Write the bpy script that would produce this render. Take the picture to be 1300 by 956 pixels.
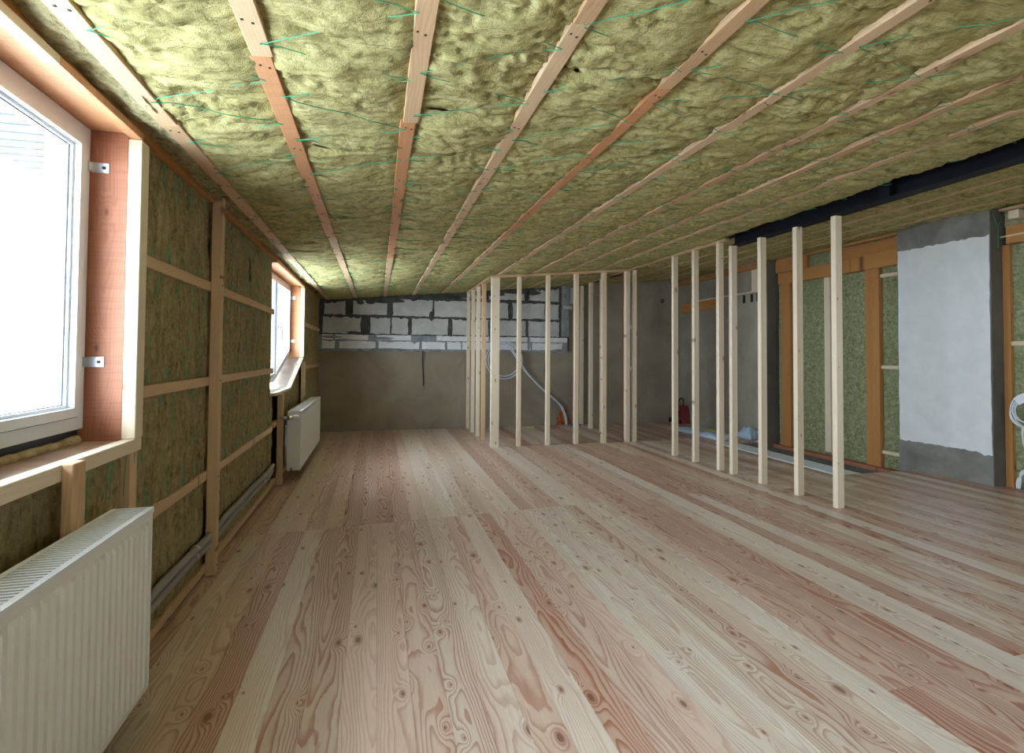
import bpy, bmesh, math, random
import numpy as np
from mathutils import Vector, Matrix
random.seed(7)
rng = np.random.default_rng(11)
scene = bpy.context.scene
for o in list(bpy.data.objects):
    bpy.data.objects.remove(o)
COL = scene.collection

# ------------------------------------------------------------------ camera
CAM_H = 1.15
FPX = 656.0                       # focal length in pixels of a 1300 wide frame
yaw, pit, rol = (math.radians(a) for a in (14.58, 1.46, 0.395))
fwd = Vector((math.sin(yaw)*math.cos(pit), math.cos(yaw)*math.cos(pit), math.sin(pit)))
rgt = Vector((math.cos(yaw), -math.sin(yaw), 0))
upv = rgt.cross(fwd)
r2 = math.cos(rol)*rgt + math.sin(rol)*upv
u2 = -math.sin(rol)*rgt + math.cos(rol)*upv
cam = bpy.data.cameras.new('camera')
cam.sensor_fit = 'HORIZONTAL'
cam.sensor_width = 36.0
cam.lens = FPX/1300*36.0
cam.shift_y = -44.5/1300           # the picture area of the photograph is centred above the caption strip
cam.clip_start = 0.02
camo = bpy.data.objects.new('camera', cam)
COL.objects.link(camo)
camo.matrix_world = Matrix(((r2.x, u2.x, -fwd.x, 0), (r2.y, u2.y, -fwd.y, 0), (r2.z, u2.z, -fwd.z, CAM_H), (0, 0, 0, 1)))
scene.camera = camo

# ------------------------------------------------------------------ light and exposure
SKY_STRENGTH = 9.0
EXPOSURE = 1.93
world = bpy.data.worlds.new('overcast_sky')
scene.world = world
world.use_nodes = True
bg = world.node_tree.nodes['Background']
bg.inputs[0].default_value = (0.75, 0.87, 1.0, 1)
bg.inputs[1].default_value = SKY_STRENGTH
scene.view_settings.view_transform = 'Standard'
scene.view_settings.look = 'None'
scene.view_settings.gamma = 1.0
scene.view_settings.use_curve_mapping = False
scene.view_settings.exposure = EXPOSURE
scene.cycles.max_bounces = 10
scene.cycles.diffuse_bounces = 7
scene.cycles.transparent_max_bounces = 12


def portal(loc, size, rot):
    l = bpy.data.lights.new('window_portal', 'AREA')
    l.shape = 'RECTANGLE'
    l.size, l.size_y = size
    l.cycles.is_portal = True
    o = bpy.data.objects.new('window_portal', l)
    COL.objects.link(o)
    o.location = loc
    o.rotation_euler = rot
    return o


# window openings in the left wall (y0, y1)
WIN1 = (0.45, 2.09)
WIN2 = (4.66, 6.33)
WIN3 = (-1.95, -0.25)              # a third window of the same wall, behind the camera
for (a, b) in (WIN1, WIN2, WIN3):
    portal((-1.13, (a+b)/2, 1.40), (1.08, b-a), (0, -math.pi/2, 0))
REAR_Y = -2.4
FILL_WIN = (3.55, 4.35, 0.95, 1.95)  # unseen window added in the rear wall for fill light
portal(((FILL_WIN[0]+FILL_WIN[1])/2, REAR_Y-0.13, (FILL_WIN[2]+FILL_WIN[3])/2),
       (FILL_WIN[1]-FILL_WIN[0], FILL_WIN[3]-FILL_WIN[2]), (math.pi/2, 0, 0))


# ------------------------------------------------------------------ material helpers
class NT:
    def __init__(s, name):
        s.m = bpy.data.materials.new(name)
        s.m.use_nodes = True
        s.t = s.m.node_tree
        s.n = s.t.nodes
        s.b = s.n['Principled BSDF']

    def add(s, typ, **kw):
        nd = s.n.new(typ)
        for k, v in kw.items():
            setattr(nd, k, v)
        return nd

    def link(s, a, b):
        s.t.links.new(a, b)

    def val(s, nd, i, v):
        if hasattr(v, 'is_output'):
            s.link(v, nd.inputs[i])
        else:
            nd.inputs[i].default_value = v

    def math(s, op, a, b=0.0, c=None, clamp=False):
        nd = s.add('ShaderNodeMath', operation=op)
        nd.use_clamp = clamp
        s.val(nd, 0, a)
        s.val(nd, 1, b)
        if c is not None:
            s.val(nd, 2, c)
        return nd.outputs[0]

    def vmul(s, v, k):
        nd = s.add('ShaderNodeVectorMath', operation='MULTIPLY')
        s.val(nd, 0, v)
        nd.inputs[1].default_value = k
        return nd.outputs[0]

    def vadd(s, v, k):
        nd = s.add('ShaderNodeVectorMath', operation='ADD')
        s.val(nd, 0, v)
        s.val(nd, 1, k)
        return nd.outputs[0]

    def noise(s, v, scale=1.0, detail=3.0, rough=0.5, dist=0.0):
        nd = s.add('ShaderNodeTexNoise')
        s.link(v, nd.inputs['Vector'])
        nd.inputs['Scale'].default_value = scale
        nd.inputs['Detail'].default_value = detail
        nd.inputs['Roughness'].default_value = rough
        nd.inputs['Distortion'].default_value = dist
        return nd.outputs[0]

    def ramp(s, f, stops, interp='LINEAR'):
        nd = s.add('ShaderNodeValToRGB')
        s.link(f, nd.inputs[0])
        cr = nd.color_ramp
        cr.interpolation = interp
        while len(cr.elements) < len(stops):
            cr.elements.new(0.5)
        for e, (p, c) in zip(cr.elements, stops):
            e.position = p
            e.color = (c[0], c[1], c[2], 1) if not isinstance(c, (int, float)) else (c, c, c, 1)
        return nd.outputs[0]

    def mix(s, f, a, b, mode='MIX'):
        nd = s.add('ShaderNodeMix', data_type='RGBA', blend_type=mode)
        s.val(nd, 0, f)
        for i, v in ((6, a), (7, b)):
            if hasattr(v, 'is_output'):
                s.link(v, nd.inputs[i])
            else:
                nd.inputs[i].default_value = (*v, 1)
        return nd.outputs[2]

    def coords(s, rand=True):
        tc = s.add('ShaderNodeTexCoord').outputs['Object']
        if not rand:
            return tc, None
        r = s.add('ShaderNodeObjectInfo').outputs['Random']
        wn = s.add('ShaderNodeTexWhiteNoise', noise_dimensions='1D')
        s.link(s.math('MULTIPLY', r, 913.7), wn.inputs['W'])
        return tc, wn

    def bump(s, h, strength, dist=0.01):
        nd = s.add('ShaderNodeBump')
        nd.inputs['Strength'].default_value = strength
        nd.inputs['Distance'].default_value = dist
        s.link(h, nd.inputs['Height'])
        s.link(nd.outputs[0], s.b.inputs['Normal'])

    def out(s, col=None, rough=0.6, metal=0.0, spec=None):
        if col is not None:
            if hasattr(col, 'is_output'):
                s.link(col, s.b.inputs['Base Color'])
            else:
                s.b.inputs['Base Color'].default_value = (*col, 1)
        s.val(s.b, s.b.inputs.find('Roughness'), rough)
        s.b.inputs['Metallic'].default_value = metal
        if spec is not None:
            s.b.inputs['Specular IOR Level'].default_value = spec
        return s.m


_wood = {}


def wood(kind, axis):
    """Sawn timber: growth rings cut lengthwise along `axis`, fibres, knots, one tint per piece."""
    key = (kind, axis)
    if key in _wood:
        return _wood[key]
    P = {  # light, mid, late-wood line, knot, ring frequency, line strength, tint spread, roughness
        'pine':   ((0.79, 0.67, 0.51), (0.73, 0.575, 0.40), (0.56, 0.40, 0.22), (0.24, 0.13, 0.07), 110, 0.40, 0.9, 0.62),
        'batten': ((0.69, 0.49, 0.30), (0.62, 0.405, 0.225), (0.44, 0.23, 0.11), (0.20, 0.08, 0.04), 110, 0.40, 0.9, 0.65),
        'larch':  ((0.50, 0.24, 0.07), (0.42, 0.18, 0.045), (0.28, 0.095, 0.02), (0.10, 0.035, 0.012), 110, 0.5, 0.7, 0.65),
        'redfir': ((0.42, 0.17, 0.09), (0.36, 0.13, 0.065), (0.24, 0.075, 0.035), (0.11, 0.035, 0.018), 150, 0.6, 0.5, 0.65),
        'head':   ((0.66, 0.34, 0.17), (0.60, 0.29, 0.13), (0.48, 0.19, 0.07), (0.20, 0.07, 0.03), 110, 0.35, 0.4, 0.6),
        'floor':  ((0.78, 0.71, 0.60), (0.60, 0.445, 0.35), (0.38, 0.15, 0.08), (0.15, 0.075, 0.045), 115, 1.0, 1.15, 0.38),
    }[kind]
    light, mid, late, knot, freq, lstr, spread, rough = P
    n = NT(f'{kind}_timber_{axis}')
    tc, wn = n.coords()
    # bring the long axis to Y
    sep = n.add('ShaderNodeSeparateXYZ')
    n.link(tc, sep.inputs[0])
    order = {'x': (1, 0, 2), 'y': (0, 1, 2), 'z': (0, 2, 1)}[axis]
    cmb = n.add('ShaderNodeCombineXYZ')
    for i, k in enumerate(order):
        n.link(sep.outputs[k], cmb.inputs[i])
    p = cmb.outputs[0]
    # every piece comes from another place in another log
    off = n.vmul(wn.outputs['Color'], (31.0, 47.0, 23.0))
    pn = n.vadd(p, off)
    centre = n.vadd(n.vmul(wn.outputs['Color'], (0.15, 0.0, 0.05)), (-0.075, 0.0, 0.025))
    # knots
    vor = n.add('ShaderNodeTexVoronoi', voronoi_dimensions='2D')
    n.link(n.vmul(pn, (9.0, 4.2, 1.0)), vor.inputs['Vector'])
    vor.inputs['Scale'].default_value = 1.0
    kd = vor.outputs['Distance']
    sepc = n.add('ShaderNodeSeparateColor')
    n.link(vor.outputs['Color'], sepc.inputs[0])
    keep = n.math('GREATER_THAN', sepc.outputs[0], 0.52)
    ksz = n.math('MULTIPLY_ADD', n.math('POWER', sepc.outputs[1], 2.0), 0.09, 0.03)
    bulge = n.math('MULTIPLY', keep, n.math('SUBTRACT', 1.0, n.math('DIVIDE', kd, 0.42), clamp=True))
    bulge2 = n.math('MULTIPLY', bulge, bulge)
    warp = n.noise(n.vmul(pn, (4.0, 0.75, 4.0)), 1.0, 2.0, 0.5)
    warpf = n.noise(n.vmul(pn, (22.0, 5.0, 22.0)), 1.0, 2.0, 0.5)
    q = n.vadd(n.vmul(p, (1.0, 0.012, 1.0)), centre)
    ln = n.add('ShaderNodeVectorMath', operation='LENGTH')
    qf = n.vmul(q, (1.0, 0.0, 1.0))
    n.link(qf, ln.inputs[0])
    rad = n.math('ADD', ln.outputs['Value'], n.math('MULTIPLY', n.math('SUBTRACT', warp, 0.5), 0.17))
    rad = n.math('ADD', rad, n.math('MULTIPLY', n.math('SUBTRACT', warpf, 0.5), 0.012))
    rad = n.math('ADD', rad, n.math('MULTIPLY', bulge2, 0.035))
    ring = n.math('FRACT', n.math('MULTIPLY', rad, float(freq)))
    line = n.ramp(ring, [(0.0, 0.0), (0.42, 0.08), (0.76, 0.95), (0.88, 1.0), (0.95, 0.0)])
    fib = n.noise(n.vmul(pn, (420.0, 9.0, 420.0)), 1.0, 2.0, 0.6)
    broad = n.noise(n.vmul(pn, (11.0, 0.6, 11.0)), 1.0, 1.0, 0.5)
    tone = n.math('ADD', n.math('MULTIPLY', n.math('SUBTRACT', wn.outputs['Value'], 0.5), spread),
                  n.math('MULTIPLY', n.math('SUBTRACT', broad, 0.5), 1.3))
    tone = n.math('ADD', tone, 0.45, clamp=True)
    base = n.mix(tone, light, mid)
    lf = n.math('MULTIPLY', line, n.math('MULTIPLY', lstr, n.math('MULTIPLY_ADD', tone, 0.75, 0.30)), clamp=True)
    col = n.mix(lf, base, late)
    col = n.mix(n.math('MULTIPLY', n.math('SUBTRACT', fib, 0.45, clamp=True), 0.9), col, late)
    halo = n.math('MULTIPLY', keep, n.ramp(n.math('DIVIDE', kd, n.math('MULTIPLY', ksz, 1.9)), [(0.0, 1.0), (0.75, 0.75), (1.0, 0.0)]))
    core = n.math('MULTIPLY', keep, n.ramp(n.math('DIVIDE', kd, ksz), [(0.0, 1.0), (0.7, 0.9), (1.0, 0.0)]))
    col = n.mix(n.math('MULTIPLY', halo, 0.55), col, late)
    col = n.mix(n.math('MULTIPLY', core, 0.75), col, knot)
    if kind in ('redfir', 'head'):      # band-saw marks across the board
        kerf = n.noise(n.vmul(pn, (6.0, 170.0, 6.0)), 1.0, 1.0, 0.5)
        col = n.mix(n.math('MULTIPLY', n.math('SUBTRACT', kerf, 0.48, clamp=True), 1.6), col, late)
    if kind == 'floor':
        # some boards are pinkish heartwood, some are cream sapwood
        sp = n.add('ShaderNodeSeparateColor')
        n.link(wn.outputs['Color'], sp.inputs[0])
        pink = n.ramp(sp.outputs[2], [(0.35, 0.0), (0.75, 1.0)])
        col = n.mix(n.math('MULTIPLY', pink, 0.50), col, (0.88, 0.62, 0.52), 'MULTIPLY')
    n.bump(n.math('ADD', n.math('MULTIPLY', line, -0.4), fib), 0.12, 0.002)
    m = n.out(col, rough)
    _wood[key] = m
    return m


def wool(name, c0, c1, c2, streak, bump=0.9, mott=30.0):
    n = NT(name)
    g = n.add('ShaderNodeNewGeometry').outputs['Position']
    a = n.noise(n.vmul(g, streak), 1.0, 6.0, 0.62, 0.8)
    b = n.noise(g, mott, 4.0, 0.6, 0.5)
    c = n.noise(g, 2.3, 3.0, 0.5)
    fine = n.noise(g, 260.0, 2.0, 0.6)
    f = n.math('ADD', n.math('MULTIPLY', a, 0.55), n.math('MULTIPLY', b, 0.45))
    col = n.ramp(f, [(0.34, c0), (0.50, c1), (0.64, c2)])
    col = n.mix(n.math('MULTIPLY', n.math('SUBTRACT', c, 0.42, clamp=True), 1.2), col, c1)
    col = n.mix(n.math('MULTIPLY', n.math('SUBTRACT', fine, 0.5, clamp=True), 1.0), col, c0)
    n.bump(n.math('ADD', n.math('MULTIPLY', a, 1.0), n.math('ADD', n.math('MULTIPLY', b, 0.5), n.math('MULTIPLY', fine, 0.12))), bump, 0.02)
    return n.out(col, 0.95, spec=0.1)


def mottled(name, c0, c1, scale=2.0, rough=0.85, bump=0.25, c2=None, grain=90.0):
    n = NT(name)
    g = n.add('ShaderNodeNewGeometry').outputs['Position']
    a = n.noise(g, scale, 5.0, 0.6, 0.6)
    b = n.noise(g, grain, 3.0, 0.6)
    stops = [(0.32, c0), (0.66, c1)]
    if c2:
        stops = [(0.30, c0), (0.52, c1), (0.72, c2)]
    col = n.ramp(a, stops)
    col = n.mix(n.math('MULTIPLY', n.math('SUBTRACT', b, 0.5, clamp=True), 0.8), col, c0)
    n.bump(n.math('ADD', a, n.math('MULTIPLY', b, 0.5)), bump, 0.006)
    return n.out(col, rough)


def plain(name, c, rough=0.5, metal=0.0, var=0.06, scale=25.0):
    n = NT(name)
    g = n.add('ShaderNodeNewGeometry').outputs['Position']
    a = n.noise(g, scale, 3.0, 0.5)
    col = n.mix(a, tuple(x*(1-var) for x in c), tuple(min(1, x*(1+var)) for x in c))
    return n.out(col, rough, metal)


M = {}
M['wool_ceiling'] = wool('mineral_wool_ceiling', (0.15, 0.128, 0.040), (0.455, 0.408, 0.175), (0.61, 0.56, 0.29), (6.0, 20.0, 8.0), 0.75)
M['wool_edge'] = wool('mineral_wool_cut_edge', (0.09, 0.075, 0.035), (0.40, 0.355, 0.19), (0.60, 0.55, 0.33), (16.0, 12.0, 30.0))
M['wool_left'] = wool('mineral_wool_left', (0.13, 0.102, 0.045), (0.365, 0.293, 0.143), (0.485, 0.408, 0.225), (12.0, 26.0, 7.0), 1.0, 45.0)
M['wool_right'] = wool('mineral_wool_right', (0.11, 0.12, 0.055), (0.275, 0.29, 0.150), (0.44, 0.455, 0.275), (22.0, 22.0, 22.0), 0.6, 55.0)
M['plaster'] = mottled('cement_plaster', (0.22, 0.175, 0.122), (0.30, 0.25, 0.178), 1.5, 0.9, 0.25, (0.36, 0.31, 0.225))
M['plaster_grey'] = mottled('cement_plaster_grey', (0.26, 0.225, 0.165), (0.36, 0.32, 0.245), 2.4, 0.9, 0.2)
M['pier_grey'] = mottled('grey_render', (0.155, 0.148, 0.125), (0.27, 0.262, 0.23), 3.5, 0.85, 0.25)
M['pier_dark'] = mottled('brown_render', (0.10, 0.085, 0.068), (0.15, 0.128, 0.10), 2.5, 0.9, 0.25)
M['white_paint'] = mottled('white_primer', (0.70, 0.71, 0.70), (0.78, 0.78, 0.77), 6.0, 0.7, 0.1)
M['block'] = mottled('aerated_block', (0.46, 0.46, 0.43), (0.58, 0.58, 0.55), 5.0, 0.9, 0.25)
M['block_ledge'] = mottled('aerated_block_ledge', (0.66, 0.66, 0.64), (0.80, 0.80, 0.79), 6.0, 0.9, 0.25)
M['mortar'] = mottled('dark_mortar', (0.045, 0.045, 0.040), (0.11, 0.11, 0.10), 9.0, 0.9, 0.5)
M['mortar_light'] = mottled('grey_mortar', (0.20, 0.22, 0.23), (0.34, 0.36, 0.37), 9.0, 0.9, 0.5)
M['steel'] = plain('black_primed_steel', (0.004, 0.0045, 0.008), 0.7)
M['steel_edge'] = plain('black_primed_steel_flange', (0.009, 0.010, 0.015), 0.65)
for k_ in ('steel', 'steel_edge'):
    M[k_].node_tree.nodes['Principled BSDF'].inputs['Specular IOR Level'].default_value = 0.15
M['enamel'] = plain('white_enamel', (0.80, 0.80, 0.78), 0.28, var=0.02)
M['enamel_grille'] = plain('white_enamel_grille', (0.78, 0.80, 0.82), 0.3, var=0.02)
M['inside'] = plain('radiator_inside', (0.33, 0.36, 0.40), 0.5)
M['pvc'] = plain('white_pvc', (0.77, 0.81, 0.87), 0.3, var=0.02)
M['gasket'] = plain('dark_blue_gasket', (0.035, 0.05, 0.11), 0.5)
M['grey_seal'] = plain('dark_seal', (0.04, 0.045, 0.06), 0.6)
M['foam'] = mottled('yellow_mounting_foam', (0.35, 0.25, 0.11), (0.62, 0.52, 0.30), 20.0, 0.9, 0.6)
M['zinc'] = plain('zinc_plate', (0.55, 0.57, 0.60), 0.35, 0.9)
M['chrome'] = plain('chrome', (0.7, 0.72, 0.75), 0.18, 1.0)
M['twine'] = plain('green_twine', (0.03, 0.38, 0.20), 0.6)
M['pipe'] = plain('grey_pipe_sleeve', (0.34, 0.31, 0.29), 0.75)
M['cable'] = plain('white_cable', (0.72, 0.75, 0.78), 0.4)
M['conduit'] = plain('blue_grey_conduit', (0.66, 0.72, 0.80), 0.4)
M['black'] = plain('black_rubber', (0.012, 0.012, 0.012), 0.6)
M['screw'] = plain('dark_screw', (0.03, 0.028, 0.026), 0.5, 0.3)
M['void'] = plain('dark_cavity', (0.02, 0.018, 0.016), 0.9)
M['subfloor'] = mottled('grey_screed', (0.13, 0.13, 0.13), (0.24, 0.24, 0.24), 6.0, 0.9, 0.3)
M['foil'] = plain('white_foam_sheet', (0.82, 0.87, 0.92), 0.5)
M['sill'] = mottled('dirty_sill_board', (0.22, 0.12, 0.075), (0.36, 0.23, 0.15), 7.0, 0.7, 0.2, (0.45, 0.36, 0.28))
M['sill_light'] = mottled('dusty_sill_board', (0.28, 0.22, 0.17), (0.42, 0.36, 0.30), 7.0, 0.6, 0.15)
M['rough_brick'] = mottled('rough_orange_brick', (0.16, 0.045, 0.015), (0.62, 0.20, 0.05), 22.0, 0.9, 0.8)
M['sheath'] = mottled('sheathing', (0.30, 0.22, 0.13), (0.42, 0.32, 0.2), 3.0, 0.8, 0.1)
M['ground'] = mottled('pale_ground', (0.50, 0.50, 0.48), (0.66, 0.66, 0.64), 0.6, 0.9, 0.1)
M['soffit'] = plain('grey_blue_soffit', (0.035, 0.048, 0.078), 0.6, var=0.2, scale=12.0)
M['blue_plastic'] = plain('blue_plastic', (0.03, 0.16, 0.42), 0.4)
M['yellow_plastic'] = plain('yellow_green_plastic', (0.62, 0.66, 0.22), 0.4)
M['red_plastic'] = plain('red_plastic', (0.20, 0.028, 0.024), 0.45)
M['tag'] = plain('white_card_tag', (0.78, 0.80, 0.86), 0.5)


def bag_material():
    n = NT('printed_bag_film')
    tc, _ = n.coords(False)
    sep = n.add('ShaderNodeSeparateXYZ')
    n.link(tc, sep.inputs[0])
    a = n.noise(n.vmul(tc, (5, 5, 5)), 1.0, 2.0, 0.5)
    u = n.math('ADD', sep.outputs[0], n.math('MULTIPLY', n.math('SUBTRACT', a, 0.5), 0.25))
    drip = n.noise(n.vmul(tc, (2.0, 16.0, 2.0)), 1.0, 1.0, 0.5)
    col = n.mix(n.math('GREATER_THAN', u, n.math('MULTIPLY_ADD', drip, -0.55, 0.30)), (0.50, 0.60, 0.72), (0.80, 0.80, 0.22))
    return n.out(col, 0.35)


M['bag'] = bag_material()


def glass_material():
    n = NT('window_glass')
    tr = n.add('ShaderNodeBsdfTransparent')
    tr.inputs[0].default_value = (0.93, 0.95, 0.96, 1)
    gl = n.add('ShaderNodeBsdfGlossy')
    gl.inputs['Roughness'].default_value = 0.02
    lw = n.add('ShaderNodeLayerWeight').outputs['Facing']
    fr = n.math('MULTIPLY_ADD', n.math('POWER', lw, 5.0), 0.9, 0.03)
    mx = n.add('ShaderNodeMixShader')
    n.link(fr, mx.inputs[0])
    n.link(tr.outputs[0], mx.inputs[1])
    n.link(gl.outputs[0], mx.inputs[2])
    n.link(mx.outputs[0], n.n['Material Output'].inputs[0])
    return n.m


M['glass'] = glass_material()


# ------------------------------------------------------------------ object helpers
def setp(o, label=None, cat=None, group=None, kind=None):
    for k, v in (('label', label), ('category', cat), ('group', group), ('kind', kind)):
        if v is not None:
            o[k] = v
    return o


def link(name, me, mat, parent=None, loc=(0, 0, 0), rot=None):
    o = bpy.data.objects.new(name, me)
    COL.objects.link(o)
    if mat is not None and len(me.materials) == 0:
        me.materials.append(mat)
    base = Vector((0, 0, 0))
    if parent is not None:
        o.parent = parent
        p = parent
        while p is not None:
            base += Vector(p.location)
            p = p.parent
    o.location = Vector(loc) - base
    if rot:
        o.rotation_euler = rot
    return o


def empty(name, loc, label=None, cat=None, group=None, kind=None):
    o = bpy.data.objects.new(name, None)
    COL.objects.link(o)
    o.location = loc
    o.empty_display_size = 0.1
    return setp(o, label, cat, group, kind)


_boxes = {}


def box_mesh(name, dx, dy, dz, bev=0.002, mat=None):
    key = (round(dx, 4), round(dy, 4), round(dz, 4), round(bev, 4), mat.name if mat else '')
    if key in _boxes:
        return _boxes[key]
    bm = bmesh.new()
    bmesh.ops.create_cube(bm, size=1.0)
    bmesh.ops.scale(bm, vec=(dx, dy, dz), verts=bm.verts)
    if bev > 0:
        b = min(bev, min(dx, dy, dz)*0.3)
        bmesh.ops.bevel(bm, geom=list(bm.edges), offset=b, segments=1, affect='EDGES', profile=0.5)
    me = bpy.data.meshes.new(name)
    bm.to_mesh(me)
    bm.free()
    if mat:
        me.materials.append(mat)
    _boxes[key] = me
    return me


def box(name, x0, x1, y0, y1, z0, z1, mat, parent=None, bev=0.002, rot=None):
    me = box_mesh(name, abs(x1-x0), abs(y1-y0), abs(z1-z0), bev, mat)
    return link(name, me, mat, parent, ((x0+x1)/2, (y0+y1)/2, (z0+z1)/2), rot)


class MB:
    """collects shapes for one mesh"""
    def __init__(s):
        s.v, s.f = [], []

    def box(s, x0, x1, y0, y1, z0, z1):
        i = len(s.v)
        s.v += [(x, y, z) for z in (z0, z1) for y in (y0, y1) for x in (x0, x1)]
        s.f += [tuple(i+k for k in q) for q in ((0, 2, 3, 1), (4, 5, 7, 6), (0, 1, 5, 4), (2, 6, 7, 3), (0, 4, 6, 2), (1, 3, 7, 5))]
        return s

    def prism(s, poly, axis, a, b):
        """poly of 2D points extruded along axis from a to b; 2D order is the two other axes in xyz order"""
        i = len(s.v)
        n = len(poly)
        for t in (a, b):
            for (p, q) in poly:
                s.v.append({'x': (t, p, q), 'y': (p, t, q), 'z': (p, q, t)}[axis])
        s.f.append(tuple(range(i, i+n)))
        s.f.append(tuple(range(i+2*n-1, i+n-1, -1)))
        for k in range(n):
            m = (k+1) % n
            s.f.append((i+k, i+n+k, i+n+m, i+m))
        return s

    def tube(s, pts, r, seg=6, caps=True):
        pts = [Vector(p) for p in pts]
        i0 = len(s.v)
        up = Vector((0, 0, 1))
        prev = None
        for k, p in enumerate(pts):
            t = (pts[min(k+1, len(pts)-1)] - pts[max(k-1, 0)])
            t = t.normalized() if t.length > 1e-9 else Vector((0, 1, 0))
            if prev is None:
                a = t.cross(up if abs(t.z) < 0.9 else Vector((1, 0, 0))).normalized()
            else:
                a = (prev - t*prev.dot(t))
                a = a.normalized() if a.length > 1e-6 else t.cross(up).normalized()
            prev = a
            b = t.cross(a)
            rr = r[k] if isinstance(r, (list, tuple)) else r
            for j in range(seg):
                an = 2*math.pi*j/seg
                s.v.append(tuple(p + a*math.cos(an)*rr + b*math.sin(an)*rr))
        for k in range(len(pts)-1):
            for j in range(seg):
                m = (j+1) % seg
                s.f.append((i0+k*seg+j, i0+k*seg+m, i0+(k+1)*seg+m, i0+(k+1)*seg+j))
        if caps:
            s.f.append(tuple(i0+j for j in range(seg-1, -1, -1)))
            e = i0+(len(pts)-1)*seg
            s.f.append(tuple(e+j for j in range(seg)))
        return s

    def build(s, name, mat, parent=None, smooth=False, origin=None):
        me = bpy.data.meshes.new(name)
        v = np.array(s.v, float)
        if origin is None:
            origin = (v.min(0)+v.max(0))/2
        v = v-np.array(origin)
        me.from_pydata(v.tolist(), [], s.f)
        me.update()
        bm = bmesh.new()
        bm.from_mesh(me)
        bmesh.ops.recalc_face_normals(bm, faces=bm.faces)
        bm.to_mesh(me)
        bm.free()
        if smooth:
            me.polygons.foreach_set('use_smooth', [True]*len(me.polygons))
        return link(name, me, mat, parent, tuple(origin))


def spline(pts, n=8):
    """Catmull-Rom through pts"""
    P = [Vector(p) for p in pts]
    out = []
    for k in range(len(P)-1):
        p0, p1, p2, p3 = P[max(k-1, 0)], P[k], P[k+1], P[min(k+2, len(P)-1)]
        for j in range(n):
            t = j/n
            out.append(0.5*((2*p1)+(-p0+p2)*t+(2*p0-5*p1+4*p2-p3)*t*t+(-p0+3*p1-3*p2+p3)*t**3))
    out.append(P[-1])
    return out


# ------------------------------------------------------------------ noise for real relief
def _hash(ix, iy, seed):
    h = (ix*374761393 + iy*668265263 + seed*1442695041) & 0xffffffff
    h = ((h ^ (h >> 13))*1274126177) & 0xffffffff
    return ((h ^ (h >> 16)) & 0xffff)/65535.0


def vnoise(x, y, seed=0):
    ix = np.floor(x).astype(np.int64)
    iy = np.floor(y).astype(np.int64)
    fx, fy = x-ix, y-iy
    fx = fx*fx*(3-2*fx)
    fy = fy*fy*(3-2*fy)
    a, b = _hash(ix, iy, seed), _hash(ix+1, iy, seed)
    c, d = _hash(ix, iy+1, seed), _hash(ix+1, iy+1, seed)
    return (a*(1-fx)+b*fx)*(1-fy)+(c*(1-fx)+d*fx)*fy


def fbm(x, y, seed=0, oct=4, gain=0.55):
    s, a, t = 0.0, 1.0, 0.0
    for o in range(oct):
        s = s+a*vnoise(x*2**o, y*2**o, seed+17*o)
        t += a
        a *= gain
    return s/t-0.5


def grid_mesh(name, P, mat, parent, thick=None):
    """P: (n,m,3) array of points -> smooth grid mesh"""
    n, m = P.shape[:2]
    org = P.reshape(-1, 3).mean(0)
    v = (P.reshape(-1, 3)-org)
    idx = np.arange(n*m).reshape(n, m)
    f = np.stack([idx[:-1, :-1], idx[1:, :-1], idx[1:, 1:], idx[:-1, 1:]], -1).reshape(-1, 4)
    me = bpy.data.meshes.new(name)
    me.vertices.add(n*m)
    me.vertices.foreach_set('co', v.astype(np.float32).ravel())
    me.loops.add(f.size)
    me.loops.foreach_set('vertex_index', f.astype(np.int32).ravel())
    me.polygons.add(len(f))
    me.polygons.foreach_set('loop_start', np.arange(0, f.size, 4, dtype=np.int32))
    me.polygons.foreach_set('loop_total', np.full(len(f), 4, dtype=np.int32))
    me.update(calc_edges=True)
    me.polygons.foreach_set('use_smooth', np.ones(len(f), dtype=bool))
    return link(name, me, mat, parent, tuple(org))


# ================================================================== THE SETTING
WALL_X = -0.865            # face of the wool between the timbers of the window wall
BACK_Y = 8.05


def zc(x):                 # underside of the ceiling battens: the roof rises to the right
    return 2.005+0.0935*x


# ---- ground and eaves outside
g = MB().box(-40, 40, -40, 40, -3.3, -3.2).build('ground', M['ground'])
setp(g, kind='structure', label='pale ground outside below the windows')
sof = empty('roof_eaves', (-1.45, 3.0, 2.12), 'grey blue boarded roof overhang seen through the windows', 'eaves', kind='structure')
y = -2.0
while y < 8.4:
    box('soffit_board', -1.78, -1.12, y, y+0.088, 2.10, 2.118, M['soffit'], sof, 0.004)
    y += 0.1

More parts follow.
